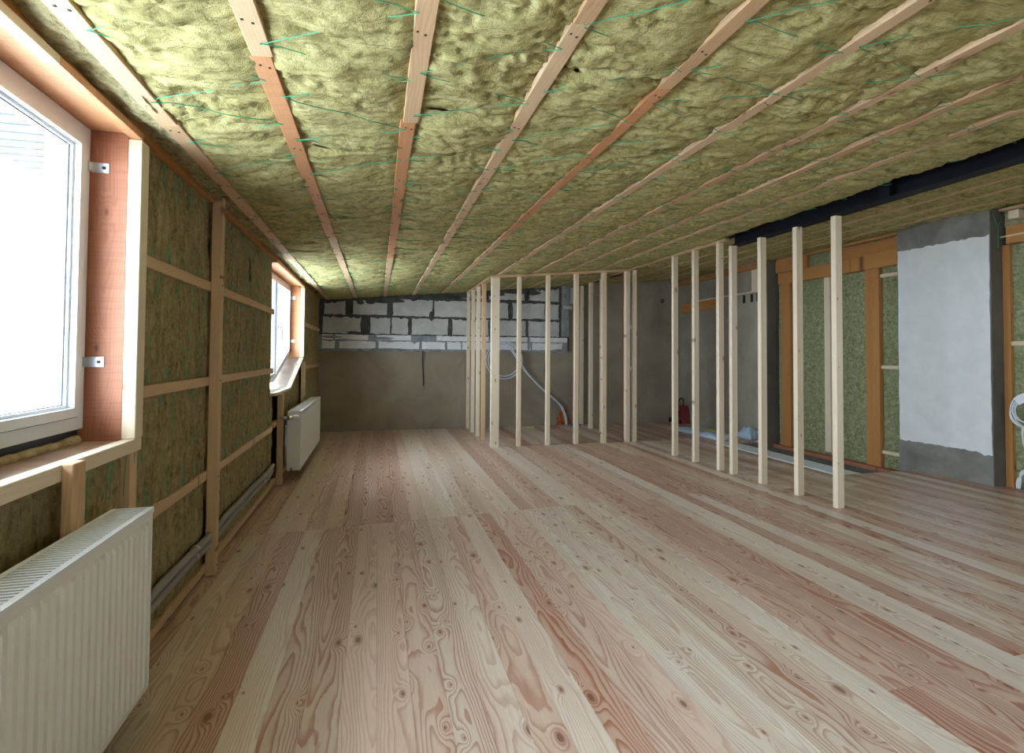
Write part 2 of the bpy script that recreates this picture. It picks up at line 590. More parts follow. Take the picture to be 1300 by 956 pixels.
# ---- floor
HOLE = (4.38, 4.10, 6.02)      # floor is still open here: x from, y from, y to
floor = MB().box(-1.0, HOLE[0]-0.02, REAR_Y, BACK_Y, -0.16, -0.03).box(HOLE[0]-0.02, 5.6, REAR_Y, HOLE[1]-0.02, -0.16, -0.03) \
    .box(HOLE[0]-0.02, 5.6, HOLE[2]+0.02, BACK_Y, -0.16, -0.03).box(HOLE[0]-0.1, 5.6, HOLE[1]-0.1, HOLE[2]+0.1, -0.2, -0.10) \
    .build('floor', M['subfloor'])
setp(floor, kind='structure', label='larch board floor over grey screed')
PITCH = 0.1135
x = 0.012-8*PITCH
k = 0
fl = wood('floor', 'y')
while x < 5.5:
    x1 = x+PITCH
    xm = (x+x1)/2
    end = BACK_Y-0.012
    x1c = x1
    if x < WALL_X-0.03:
        x0c = WALL_X-0.03
    else:
        x0c = x
    joint = 3.64+0.075*max(xm, -0.9)
    if xm > 1.75:
        joint = random.choice([0.9, 1.6, 2.3, 3.1, 3.9, 4.7, 5.5, 6.4])+random.uniform(-0.2, 0.2)
    cuts = [REAR_Y+0.01, joint, end]
    if random.random() < 0.35 and xm > 1.75:
        cuts.insert(1, joint-2.6) if joint-2.6 > REAR_Y+0.3 else None
    segs = [(cuts[i], cuts[i+1]) for i in range(len(cuts)-1)]
    out = []
    for (a, b) in segs:
        if xm > HOLE[0]:
            if xm > 5.30:
                b = min(b, 3.40)
            if xm > 5.12:
                b = min(b, HOLE[1])
            if a < HOLE[1] < b:
                if b > HOLE[2]+0.1:
                    out.append((HOLE[2], b))
                b = HOLE[1]
            elif HOLE[1] <= a < HOLE[2]:
                a = HOLE[2]
        if b-a > 0.1:
            out.append((a, b))
    for (a, b) in out:
        dz = random.uniform(-0.0003, 0.0003)
        box('plank', x0c+0.0003, x1c-0.0003, a+0.0010, b-0.0010, -0.03+dz, dz, fl, floor, 0.0007)
    x = x1
    k += 1
# what lies in the open strip of floor
sheet = MB().box(4.383, 4.655, HOLE[1]+0.002, HOLE[2]-0.01, -0.099, -0.004).build('foam_sheet', M['foil'])
setp(sheet, 'white foam sheet lying in the open floor strip by the insulated wall', 'foam sheet')

# ---- ceiling
ceil = MB()
cx = [-1.05, 5.75]
ceil.prism([(cx[0], zc(cx[0])+0.16), (cx[1], zc(cx[1])+0.16), (cx[1], zc(cx[1])+0.26), (cx[0], zc(cx[0])+0.26)], 'y', REAR_Y-0.15, BACK_Y+0.2)
ceiling = ceil.build('ceiling', M['sheath'])
setp(ceiling, kind='structure', label='sloping ceiling packed with mineral wool between battens')

BATX = [-0.712, -0.325, 0.103, 0.525, 0.975, 1.465, 1.93, 2.37, 2.80]
BATX_R = [3.85, 4.27, 4.68, 5.10]
BW_, BT_ = 0.056, 0.024
slope_ang = -math.atan(0.0935)


def sloped_batten(xc, y0, y1, w, t, mat, parent, name='batten'):
    me = box_mesh(name, w, y1-y0, t, 0.0015, mat)
    return link(name, me, mat, parent, (xc, (y0+y1)/2, zc(xc)+t/2), (0, slope_ang, random.uniform(-0.002, 0.002)))


mb_y = wood('batten', 'y')
mp_y = wood('pine', 'y')
ml_y = wood('larch', 'y')
JO = [2.02, 1.55, 1.95, 1.30, 1.62, 0.4, 2.05, 3.1, 1.2]
for i, xb in enumerate(BATX):
    j = JO[i]
    first = ml_y if i == 5 else mb_y
    second = wood('head', 'y') if i in (1, 2, 4) else mb_y
    cutsb = [REAR_Y+0.02, j, j+random.uniform(2.2, 3.0), BACK_Y-0.03]
    for q in range(3):
        bt = sloped_batten(xb+random.uniform(-0.003, 0.003), cutsb[q], cutsb[q+1], BW_, BT_, (first if q == 0 else second if q == 1 else mb_y), ceiling)
        yy = cutsb[q]+0.05
        while yy < min(cutsb[q+1]-0.02, 4.5):
            if yy > 0.6:
                for dx in (-0.010, 0.012):
                    me_ = box_mesh('screw', 0.007, 0.007, 0.002, 0.0005, M['screw'])
                    xs_ = xb+dx
                    link('screw', me_, M['screw'], ceiling, (xs_, yy+dx*0.6, zc(xs_)-0.0005), (0, slope_ang, 0))
            yy += 0.62
for xb in BATX_R:
    sloped_batten(xb, REAR_Y+0.02, BACK_Y-0.03, 0.045, BT_, mb_y, ceiling)
sloped_batten(3.535, REAR_Y+0.02, 4.38, 0.05, BT_, mb_y, ceiling)

# wool batts in every bay, each a lumpy slab of its own
EDGES = [-0.865]+BATX+[3.34]
EDGES_R = [3.50]+BATX_R+[5.60]


def ceiling_batt(xa, xb, ya, yb, seed, res, left_edge=False):
    nx = max(8, int((xb-xa)/res))
    ny = max(8, int((yb-ya)/res))
    X, Y = np.meshgrid(np.linspace(xa, xb, nx+1), np.linspace(ya, yb, ny+1), indexing='ij')
    u = (X-xa)/(xb-xa)
    # pillows pressed up by the twine every ~0.45 m, creases bending across the bay
    wob = 0.10*fbm(X*2.0, Y*1.5, seed+5, 2)
    ph = (Y+0.16*np.sin(u*math.pi)*(1 if seed % 2 else -1)+wob)/0.43
    pil = np.abs(np.sin(math.pi*ph))**0.55
    bulge = np.clip(np.sin(math.pi*u), 0, 1)**0.6
    if left_edge:
        bulge = np.clip(u*1.0, 0, 1)**0.5*0.4
    z = zc(X)+0.014-0.028*bulge*(0.30+0.70*pil)
    near = np.clip((5.5-Y)/4.0, 0, 1)
    z += 0.045*fbm(X*4, Y*5, seed, 3)*(0.5+0.5*near)
    z += 0.018*np.abs(fbm(X*7, Y*24, seed+3, 4))*1.6
    # creases and torn clumps
    cr = fbm(X*5, Y*9, seed+21, 4)
    z += 0.016*np.exp(-(cr/0.035)**2)*np.clip(fbm(X*2, Y*2, seed+22, 2)*4+0.5, 0, 1)
    tear = fbm(X*5, Y*6, seed+40, 3)
    tm = np.clip((tear-0.10)*6, 0, 1)*(0.35+0.65*near)
    z += tm*(0.012+0.055*fbm(X*26, Y*30, seed+41, 4))
    z += 0.006*fbm(X*40, Y*60, seed+9, 3)
    # ends and sides of a batt are pushed up a little
    ed = np.minimum(Y-ya, yb-Y)
    z += 0.022*np.exp(-(ed/0.012)**2)
    sd = np.minimum(X-xa, xb-X)
    z += 0.006*np.exp(-(sd/0.035)**2)
    if left_edge:
        z = zc(X)+0.004+0.032*(1-u)+0.045*fbm(X*12, Y*9, seed, 4)+0.035*np.abs(fbm(X*25, Y*22, seed+3, 4))
    P = np.stack([X, Y, z], -1)
    return P


s = 0
for (E, left) in ((EDGES, True), (EDGES_R, False)):
    for i in range(len(E)-1):
        y = REAR_Y+0.02
        off = random.uniform(0.2, 0.9)
        cutsy = [y]
        yy = 0.3+off
        while yy < BACK_Y-0.4:
            cutsy.append(yy)
            yy += random.uniform(0.95, 1.2)
        cutsy.append(BACK_Y-0.01)
        for a, b in zip(cutsy[:-1], cutsy[1:]):
            s += 1
            mid = (a+b)/2
            res = 0.05 if b < 0.2 else 0.0105 if (mid < 3.2 and left) else 0.016 if mid < 5 else 0.024
            le = left and i == 0
            P = ceiling_batt(E[i], E[i+1], a, b, s, res, le)
            grid_mesh('insulation_batt', P, M['wool_edge'] if le else M['wool_ceiling'], ceiling)

# green twine zig-zagging below the wool from batten to batten
for i in range(1, len(EDGES)-1):
    xa, xb = EDGES[i], EDGES[i+1]
    mbt = MB()
    y = 0.6+random.uniform(0, 0.3)
    side = i % 2
    pts = []
    while y < BACK_Y-0.2:
        xx = (xa+0.012 if side else xb-0.012)
        pts.append((xx, y))
        side = 1-side
        y += random.uniform(0.10, 0.24)
    for (p, q) in zip(pts[:-1], pts[1:]):
        a = Vector((p[0], p[1], zc(p[0])-0.003))
        b = Vector((q[0], q[1], zc(q[0])-0.003))
        L = [a.lerp(b, t)+Vector((0, 0, 0.006*math.sin(math.pi*t)+random.uniform(-.006, .006))) for t in (0, .12, .3, .5, .7, .88, 1)]
        mbt.tube(L, 0.0015, 4, False)
    mbt.build('twine', M['twine'], ceiling)

# ---- window wall on the left
S2 = [(WIN2[0], 0.81), (5.47, 0.81), (6.33, 1.10), (6.33, 1.93), (WIN2[0], 1.93)]     # opening with a raked lower corner
wl = MB()
for (x0, x1) in ((-1.12, -0.93),):
    wl.box(x0, x1, REAR_Y-0.1, WIN3[0], -0.1, 2.25)
    wl.box(x0, x1, WIN3[0], WIN3[1], -0.1, 0.82)
    wl.box(x0, x1, WIN3[0], WIN3[1], 1.93, 2.25)
    wl.box(x0, x1, WIN3[1], WIN1[0]-0.022, -0.1, 2.25)
    wl.box(x0, x1, WIN1[0]-0.022, WIN1[1]+0.022, -0.1, 0.815)
    wl.box(x0, x1, WIN1[0], WIN1[1], 1.93, 2.25)
    wl.box(x0, x1, WIN1[1]+0.022, WIN2[0]-0.022, -0.1, 2.25)
    wl.prism([(WIN2[0]-.022, -0.1), (WIN2[1]+.022, -0.1), (WIN2[1]+.022, 1.078), (5.47, 0.788), (WIN2[0]-.022, 0.788)], 'x', x0, x1)
    wl.box(x0, x1, WIN2[0], WIN2[1], 1.93, 2.25)
    wl.box(x0, x1, WIN2[1]+0.022, BACK_Y+0.2, -0.1, 2.25)
wall_left = wl.build('wall_left', M['sheath'])
setp(wall_left, kind='structure', label='low window wall filled with mineral wool between battens')


def wall_batt(y0, y1, z0, z1, seed, res=0.012, plane=WALL_X, mat=None, parent=None, sgn=1, cut=None, amp=1.0):
    ny = max(6, int((y1-y0)/res))
    nz = max(6, int((z1-z0)/res))
    Y, Z = np.meshgrid(np.linspace(y0, y1, ny+1), np.linspace(z0, z1, nz+1), indexing='ij')
    if cut is not None:            # raked top
        Z = z0+(Z-z0)*(np.interp(Y, cut[0], cut[1])-z0)/(z1-z0)
    u = (Y-y0)/(y1-y0)
    v = (Z-z0)/np.maximum(Z.max()-z0, 1e-3)
    d = 0.010*np.clip(np.sin(math.pi*u), 0, 1)**0.4*np.clip(np.sin(math.pi*v), 0, 1)**0.4
    d = d+amp*(0.022*fbm(Y*26, Z*6, seed, 4)+0.012*fbm(Y*9, Z*7, seed+7, 3)+0.010*fbm(Y*70, Z*30, seed+2, 2))
    tear = fbm(Y*14, Z*6, seed+30, 4)
    d = d-amp*0.09*np.clip(tear-0.17, 0, 1)
    P = np.stack([plane+sgn*d, Y, Z], -1)
    return grid_mesh('insulation_batt', P, mat or M['wool_left'], parent or wall_left)


ROWS = [(0.055, 0.515), (0.515, 1.0), (1.0, 1.495), (1.495, 1.95)]
wall_batt(WIN3[1]+0.02, WIN1[0]-0.02, 0.0, 1.95, 900, 0.05)
wall_batt(REAR_Y, WIN3[1]+0.02, 0.0, 0.8, 903, 0.05)
for ya, yb in ((0.45, 1.02), (1.02, 1.66), (1.66, 2.12)):
    wall_batt(ya, yb, 0.0, 0.515, 901+int(ya*10), 0.02)
    wall_batt(ya-0.012, yb+0.012, 0.515, 0.80, 961+int(ya*10), 0.010, amp=0.7)
sd = 1000
for (ya, yb, res) in ((2.12, 3.03, 0.0095), (3.03, 3.93, 0.013), (3.93, 4.68, 0.016)):
    for (za, zb) in ROWS:
        sd += 13
        wall_batt(ya, yb, za, zb, sd, res)
wall_batt(4.70, 4.76, 0.06, 0.80, 1301, 0.02)
wall_batt(5.05, 6.33, 0.06, 1.1, 1321, 0.02, cut=([5.05, 5.47, 6.33], [0.79, 0.79, 1.07]))
for (za, zb) in ((0.055, 0.98), (0.98, 1.49), (1.49, 1.95)):
    sd += 13
    wall_batt(6.405, BACK_Y-0.01, za, zb, sd, 0.022, -0.838)
# open pocket beside the far radiator's post
box('cavity_back', -0.925, -0.90, 4.74, 5.07, 0.03, 0.80, M['void'], wall_left, 0)
# strip of torn wool below the lowest batten
wall_batt(1.9, 4.75, 0.0, 0.03, 1400, 0.012, WALL_X+0.004, amp=0.8)

# horizontal battens on the wall
for (za, zb) in ((1.473, 1.518), (0.978, 1.024), (0.492, 0.538)):
    for (ya, yb) in ((2.155, 3.0), (3.045, 4.72)):
        box('batten', -0.875, -0.845, ya, yb, za+random.uniform(-.003, .003), zb, mb_y, wall_left)
for (za, zb) in ((1.465, 1.51), (0.96, 1.005)):
    box('batten', -0.852, -0.822, 6.405, BACK_Y-0.02, za, zb, mb_y, wall_left)
box('batten', -0.875, -0.845, 0.45, 2.11, 0.455, 0.50, mb_y, wall_left)
box('batten', -0.875, -0.842, 4.74, 5.0, 0.515, 0.562, mb_y, wall_left)
box('batten', -0.872, -0.842, 1.2, 3.0, 0.022, 0.062, mb_y, wall_left)
box('batten', -0.872, -0.842, 3.045, 4.90, 0.022, 0.062, mb_y, wall_left)
box('batten', -0.872, -0.842, 5.0, BACK_Y-0.02, 0.022, 0.062, mb_y, wall_left)
# orange rail along the top of the wall
for (ya, yb) in ((REAR_Y, 2.985), (3.05, BACK_Y-0.02)):
    box('top_rail', -0.868, -0.836, ya, yb, 1.932, 1.966, ml_y, wall_left)
# short upright below the window trim
box('batten', -0.868, -0.832, 2.095, 2.150, 0.05, 0.80, wood('batten', 'z'), wall_left)
# green twine on the wall
for (ya, yb) in ((2.17, 2.98), (3.07, 4.66)):
    for (za, zb) in ROWS[1:]:
        mbt = MB()
        y = ya+0.03
        top = True
        pts = []
        while y < yb:
            pts.append((y, zb-0.025 if top else za+0.03))
            y += random.uniform(0.06, 0.12)
            top = not top
        for p, q in zip(pts[:-1], pts[1:]):
            L = [(WALL_X+(0.020 if t in (0, 1) else 0.006)+random.uniform(-.007, .006), p[0]+(q[0]-p[0])*t, p[1]+(q[1]-p[1])*t) for t in (0, .15, .35, .5, .65, .85, 1)]
            mbt.tube(L, 0.0013, 4, False)
        mbt.build('twine', M['twine'], wall_left)
mbt = MB()
for (yy, l) in ((1.22, 0.09), (1.25, 0.10), (1.40, 0.07), (1.42, 0.05), (1.80, 0.12), (1.82, 0.16), (1.94, 0.13), (1.965, 0.10), (2.06, 0.15), (2.12, 0.2)):
    mbt.tube([(-0.828, yy, 0.803), (-0.838, yy+0.01, 0.803-l*0.5), (-0.846, yy+0.024, 0.803-l)], 0.0015, 4, False)
mbt.build('twine', M['twine'], wall_left)


# ---- windows
def window_unit(idx, y0, y1, lower, label, mull=None):
    """PVC window in the left wall. lower = list of (y,z) along the bottom of the frame."""
    XI, XO = -0.972, -1.045
    zt = 1.918
    w = empty(f'window_{idx}', (-1.0, (y0+y1)/2, lower[0][1]), label, kind='structure')

    def ring(outer, inner, xa, xb, name, mat, parent):
        m = MB()
        n = len(outer)
        for k in range(n):
            j = (k+1) % n
            i = len(m.v)
            for xx in (xa, xb):
                for (p, q) in (outer[k], outer[j], inner[j], inner[k]):
                    m.v.append((xx, p, q))
            m.f += [(i, i+1, i+2, i+3), (i+7, i+6, i+5, i+4), (i, i+4, i+5, i+1), (i+2, i+6, i+7, i+3), (i+1, i+5, i+6, i+2), (i, i+3, i+7, i+4)]
        return m.build(name, mat, parent)

    def inset(poly, d):
        c = [Vector((p[0], p[1])) for p in poly]
        n = len(c)
        out = []
        for k in range(n):
            a, b, e = c[k-1], c[k], c[(k+1) % n]
            d1, d2 = (b-a).normalized(), (e-b).normalized()
            n1, n2 = Vector((-d1.y, d1.x)), Vector((-d2.y, d2.x))
            bis = (n1+n2)
            bis = bis/(bis.dot(n1)) if abs(bis.dot(n1)) > 1e-6 else n1
            out.append(tuple(b+bis*d))
        return out
    full = [(p[0], p[1]) for p in lower]+[(y1, zt), (y0, zt)]
    fr = ring(full, inset(full, 0.068), XO, XI, 'frame', M['pvc'], w)
    ring(inset(full, -0.004), inset(full, 0.004), XO+0.01, XI-0.012, 'seal', M['grey_seal'], fr)
    sashes = []
    if mull is None:
        sashes.append(full)
    else:
        def low(yv):
            return float(np.interp(yv, [p[0] for p in lower], [p[1] for p in lower]))
        sashes.append([(y0, low(y0)), (mull-0.0, low(mull)), (mull, zt), (y0, zt)] if mull <= lower[1][0] else
                      [(y0, low(y0)), lower[1], (mull, low(mull)), (mull, zt), (y0, zt)])
        rest = [(mull, low(mull))]+[p for p in lower if p[0] > mull+1e-6]+[(y1, zt), (mull, zt)]
        sashes.append(rest)
    for si, sp in enumerate(sashes):
        o_ = inset(sp, 0.058 if mull is None else 0.045)
        i_ = inset(o_, 0.030)
        sa = ring(o_, i_, XI-0.05, XI+0.010, 'sash', M['pvc'], w)
        ring(inset(o_, -0.003), inset(o_, 0.002), XI-0.045, XI+0.004, 'gasket', M['gasket'], sa)
        ring(inset(i_, -0.001), inset(i_, 0.010), XI-0.035, XI-0.010, 'glazing_bead', M['pvc'], sa)
        ring(inset(i_, 0.009), inset(i_, 0.013), XI-0.0215, XI-0.0185, 'gasket', M['grey_seal'], sa)
        m = MB()
        m.prism(inset(i_, 0.006), 'x', XI-0.026, XI-0.022)
        m.build('pane', M['glass'], sa)
    return w


w1 = window_unit(1, WIN1[0]+0.005, 2.085, [(WIN1[0]+0.005, 0.889), (2.085, 0.889)], 'white plastic window bright with daylight above the near radiator', mull=1.27)
w2 = window_unit(2, WIN2[0]+0.005, 6.325, [(WIN2[0]+0.005, 0.872), (5.47, 0.872), (6.325, 1.125)], 'white plastic window with raked lower corner above the far radiator', mull=5.47)

w3 = window_unit(3, WIN3[0]+0.005, WIN3[1]-0.005, [(WIN3[0]+0.005, 0.872), (WIN3[1]-0.005, 0.872)], 'white plastic window of the same wall behind the viewer', mull=-1.1)


def handle(parent, yv, zv):
    m = MB()
    m.box(-0.963, -0.950, yv-0.014, yv+0.014, zv-0.035, zv+0.035)
    h = m.build('handle', M['zinc'], parent)
    MB().tube(spline([(-0.955, yv, zv+0.01), (-0.925, yv, zv+0.005), (-0.918, yv+0.012, zv-0.02), (-0.918, yv+0.02, zv-0.12)], 5), 0.009, 8).build('lever', M['zinc'], h, True)


handle(w2, 5.505, 1.40)

# reveal linings
rz = wood('redfir', 'z')
hy = wood('head', 'y')
pz = wood('pine', 'z')


def reveal(parent, y0, y1, z0, jamb, hmat):
    box('jamb_board', -1.10, -0.860, y1, y1+0.022, z0, 1.93, jamb, parent, 0.001)
    box('jamb_board', -1.10, -0.860, y0-0.022, y0, 0.80, 1.93, jamb, parent, 0.001)
    box('head_board', -1.10, -0.858, y0, y1+0.02, 1.921, 1.943, hmat, parent, 0.001)
    box('trim', -0.860, -0.818, y1+0.0, y1+0.062, z0+0.006, 1.903, pz, parent, 0.002)


reveal(w1, WIN1[0], WIN1[1], 0.84, rz, hy)
reveal(w2, WIN2[0], WIN2[1], 1.105, wood('head', 'z'), hy)
# head trims: pale piece then orange piece over the near window
box('trim', -0.858, -0.818, 0.2, 1.60, 1.905, 1.930, mp_y, w1)
box('trim', -0.858, -0.818, 1.602, 2.10, 1.905, 1.930, hy, w1)
box('trim', -0.858, -0.818, WIN2[0], 6.34, 1.905, 1.930, hy, w2)
# sills
box('sill_board', -1.10, -0.862, WIN1[0], WIN1[1], 0.818, 0.842, M['sill'], w1, 0.002)
box('sill_trim', -0.862, -0.818, 0.2, 2.145, 0.800, 0.845, mp_y, w1)
m = MB()
for k in range(26):
    yy = WIN1[0]+0.02+k*(2.04-WIN1[0])/26
    m.tube([(-0.985+random.uniform(-.006, .006), yy, 0.851), (-0.978, yy+0.05, 0.852), (-0.985, yy+0.09, 0.849)], [random.uniform(.006, .016), random.uniform(.010, .020), random.uniform(.005, .012)], 6)
m.build('mounting_foam', M['foam'], w1, True)
MB().box(-1.03, -0.99, WIN1[0], WIN1[1], 0.842, 0.89).build('seal', M['grey_seal'], w1)
sl = [(WIN2[0], 0.792), (5.47, 0.792), (6.33, 1.082), (6.33, 1.104), (5.47, 0.814), (WIN2[0], 0.814)]
MB().prism(sl, 'x', -1.10, -0.862).build('sill_board', M['sill_light'], w2)
MB().prism(sl, 'x', -0.862, -0.820).build('sill_trim', wood('pine', 'y'), w2)
# fixing plates on the jambs
for (par, yv, xs, zs) in ((w1, 2.09, -0.935, (1.79, 1.115)), (w2, 6.33, -0.935, (1.78, 1.287))):
    for zv in zs:
        p = box('anchor_plate', xs-0.035, xs+0.02, yv-0.004, yv, zv-0.018, zv+0.018, M['zinc'], par, 0.001)
        box('screw', xs+0.000, xs+0.010, yv-0.008, yv-0.003, zv-0.005, zv+0.005, M['screw'], p, 0.001)
        box('bracket', xs-0.055, xs-0.030, yv-0.018, yv, zv-0.016, zv+0.016, M['zinc'], p, 0.001)

# ---- back wall
wall_back = MB().box(-1.0, 5.7, BACK_Y, BACK_Y+0.2, -0.15, 2.85).build('wall_back', M['plaster'])
setp(wall_back, kind='structure', label='back wall of brown plaster below pale aerated blocks')
# lower plaster is a coat standing a little proud of the block work; a bed of dark mortar lies behind the blocks
bed = MB().prism([(-0.9, 1.19), (3.06, 1.19), (3.06, zc(3.06)+0.02), (-0.9, zc(-0.9)+0.02)], 'y', BACK_Y-0.018, BACK_Y+0.002).build('mortar_bed', M['mortar'], wall_back)


def block(x0, x1, z0, z1, mat, yf=BACK_Y-0.034, jit=0.013, seed=0, top=None):
    """rough-edged block face: outline broken by chips, extruded"""
    rr = random.Random(seed)
    n = max(4, int((x1-x0)/0.035))
    mz = max(2, int((z1-z0)/0.05))
    pts = []
    for k in range(n):
        pts.append((x0+(x1-x0)*k/n, z0+rr.uniform(0, jit)))
    for k in range(mz):
        pts.append((x1-rr.uniform(0, jit), z0+(z1-z0)*k/mz))
    for k in range(n):
        xx = x1-(x1-x0)*k/n
        zt_ = z1 if top is None else min(z1, top(xx))
        pts.append((xx, zt_-rr.uniform(0, jit)**1.0*rr.choice([0.4, 1.0, 1.0, 2.4])))
    for k in range(mz):
        zt_ = z1 if top is None else min(z1, top(x0))
        pts.append((x0+rr.uniform(0, jit), zt_-(zt_-z0)*k/mz))
    return MB().prism(pts, 'y', yf, BACK_Y-0.005).build('block', mat, wall_back)


def bxp(px):        # photo column -> metres along the back wall
    return float(np.interp(px, [410, 484, 540, 591, 645, 710, 718], [-0.787, 0.044, 0.705, 1.33, 2.022, 2.895, 3.01]))


lim = lambda xx: zc(xx)-0.035
r0 = [(409.5, 458.5), (470, 496), (497, 518.5), (522.5, 569), (574, 620), (622, 667), (670, 692), (695, 709.5)]
r1 = [(411.5, 439), (447.5, 492), (498.5, 549), (551, 598), (600, 645), (649.5, 691), (693.5, 709)]
r2_ = [(520, 566), (569, 617), (620, 665.5), (670.5, 709)]
sd = 0
for row, za, zb, tp in ((r0, 1.443, 1.700, None), (r1, 1.722, 1.985, lim), (r2_, 2.022, 2.30, lim)):
    for (a, b) in row:
        sd += 1
        if tp and tp(bxp(a)) < za+0.03:
            continue
        block(bxp(a), bxp(b), za, zb, M['block'], seed=sd, top=tp)
# ledge courses standing proud
yl = BACK_Y-0.075
for (a, b) in ((409, 424), (426, 468), (478.5, 522), (554, 620), (622, 668), (671, 718)):
    sd += 1
    block(bxp(a), bxp(b), 1.352, 1.432, M['block_ledge'], yl, 0.005, sd)
for (a, b) in ((409, 426.5), (431.5, 477.5), (481, 532.5), (535.5, 565), (567, 585), (586.5, 628), (630, 672), (674, 712)):
    sd += 1
    block(bxp(a), bxp(b), 1.222, 1.340, M['block_ledge'], yl, 0.007, sd)
led = MB().box(-0.86, 3.02, BACK_Y-0.066, BACK_Y-0.005, 1.20, 1.428).build('ledge_mortar', M['mortar_light'], wall_back)


def smear(x0, x1, z0, z1, yf, mat, seed, name='mortar_smear', n=12):
    rr = random.Random(seed)
    cxx, czz = (x0+x1)/2, (z0+z1)/2
    pts = [(cxx+(x1-x0)/2*math.cos(t)*rr.uniform(0.8, 1.15), czz+(z1-z0)/2*math.sin(t)*rr.uniform(0.65, 1.3)) for t in [2*math.pi*k/n for k in range(n)]]
    return MB().prism(pts, 'y', yf, yf+0.014).build(name, mat, wall_back)


S = lambda a, b, z0, z1, yf, mt, sd_: smear(bxp(a), bxp(b), z0, z1, yf, mt, sd_)
yb_ = BACK_Y-0.040
dk = [(423, 437, 1.68, 1.735), (440, 462, 1.69, 1.735), (438, 447, 1.70, 1.93), (458, 471, 1.43, 1.71), (440, 462, 1.425, 1.48), (466, 500, 1.695, 1.735),
      (491, 498.5, 1.72, 1.86), (453, 463, 1.885, 1.94), (464, 477, 1.89, 1.95), (518, 523, 1.44, 1.69), (544, 551, 1.66, 1.80), (568.5, 574.5, 1.44, 1.69),
      (575, 584, 1.68, 1.73), (585, 592, 1.68, 1.73), (494, 504, 1.43, 1.455), (520, 530, 1.96, 2.01), (646, 651, 1.74, 1.97), (640, 651, 1.965, 2.03), (655, 672, 1.965, 2.03),
      (672, 690, 1.68, 1.735), (690.5, 694.5, 1.73, 1.9), (666.5, 671, 2.0, 2.22), (650, 668, 1.69, 1.72), (692, 710, 1.97, 2.02)]
for i, d in enumerate(dk):
    S(*d, yb_, M['mortar'], 50+i)
smear(1.0, 1.25, 1.99, 2.07, yb_, M['mortar'], 91)
for i, (xa, xb) in enumerate(((0.25, 0.9), (0.8, 1.5), (1.4, 2.0), (1.9, 2.6), (-0.2, 0.4))):
    smear(xa, xb, lim((xa+xb)/2)-0.045-(0.02 if i > 1 else 0), lim((xa+xb)/2)+0.03, yb_, M['mortar'], 95+i)
yl2 = yl-0.006
for i, d in enumerate([(409, 436, 1.375, 1.41), (424, 445, 1.33, 1.365), (469, 478, 1.34, 1.43), (476, 500, 1.36, 1.40), (489, 503, 1.32, 1.36), (522, 553, 1.355, 1.42), (521, 530, 1.31, 1.37),
                       (427, 431, 1.21, 1.345), (477, 481, 1.21, 1.345), (480, 512, 1.215, 1.235), (472, 485, 1.215, 1.235), (564, 567.5, 1.215, 1.345), (700, 718, 1.20, 1.25), (668, 671, 1.21, 1.43)]):
    S(*d, yl2, M['mortar_light'], 150+i)
for i in range(14):
    xa = -0.8+i*0.275
    smear(xa, xa+0.33, 1.185, 1.224, BACK_Y-0.03, M['mortar_light'], 180+i)
# raw corner strip right of the blocks, and a stray pale block beside it
box('raw_edge', 2.93, 3.06, BACK_Y-0.04, BACK_Y, 1.45, zc(3.0)+0.02, M['mortar_light'], wall_back, 0.004)
block(3.07, 3.20, 2.0, 2.30, M['block'], BACK_Y-0.05, 0.006, 222, top=lambda xx: zc(xx)-0.03)
block(2.95, 3.10, 1.90, 1.96, M['block'], BACK_Y-0.06, 0.008, 223)
# ragged hole at the foot of the wall where the pipes come out
rr = random.Random(5)
hp = [(2.845, 0.0), (2.86, 0.10), (2.90, 0.20), (2.935, 0.27), (2.99, 0.30), (3.02, 0.24), (3.05, 0.16), (3.10, 0.06), (3.11, 0.0)]
MB().prism([(a+rr.uniform(-.008, .008), b) for a, b in hp], 'y', BACK_Y-0.012, BACK_Y+0.01).build('broken_brick_patch', M['rough_brick'], wall_back)
for (a, b, c, d) in ((2.88, 2.93, 0.02, 0.17), (2.955, 2.975, 0.03, 0.27), (3.03, 3.075, 0.02, 0.13)):
    box('brick_rib', a, b, BACK_Y-0.035, BACK_Y-0.01, c, d, M['rough_brick'], wall_back, 0.006)

# ---- right-hand walls
wr = MB()
wr.box(5.15, 5.75, 6.04, BACK_Y, -0.15, 2.80)          # plastered part at the back
wr.box(5.45, 5.75, 4.20, 6.04, -0.15, 2.80)
wr.box(5.56, 5.75, REAR_Y-0.1, 3.45, -0.15, 2.80)
wall_right = wr.build('wall_right', M['plaster_grey'])
setp(wall_right, kind='structure', label='right wall of grey plaster, timber frame and mineral wool')
pier = empty('chimney_pier', (5.6, 3.84, 0.0), 'grey rendered chimney pier with a white primed panel on its face', 'pier', kind='structure')
MB().box(5.34, 5.86, 3.41, 4.27, -0.12, 2.80).build('pier_body', M['pier_grey'], pier)
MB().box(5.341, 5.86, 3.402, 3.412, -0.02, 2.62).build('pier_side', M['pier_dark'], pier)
# white panel, brushed on with a ragged outline
rr = random.Random(3)
pts = []
N = 26
for k in range(N):
    pts.append((3.412+(4.262-3.412)*k/N, 0.289+rr.uniform(-.006, .006)+(rr.uniform(-.03, 0) if k < 3 or k > 23 else 0)))
for k in range(N):
    pts.append((4.266-rr.uniform(0, .008), 0.289+(2.268-0.289)*k/N))
for k in range(N):
    pts.append((4.262-(4.262-3.412)*k/N, 2.268+rr.uniform(-.008, .006)+(rr.uniform(-.03, .01) if k > 21 else 0)))
for k in range(N):
    pts.append((3.412+rr.uniform(0, .008), 2.268-(2.268-0.289)*k/N))
MB().prism(pts, 'x', 5.3375, 5.341).build('paint_panel', M['white_paint'], pier)

# plaster return of the far part (dark side towards the camera)
MB().box(5.152, 5.46, 6.028, 6.041, -0.12, 2.58).build('plaster_return', M['pier_dark'], wall_right)

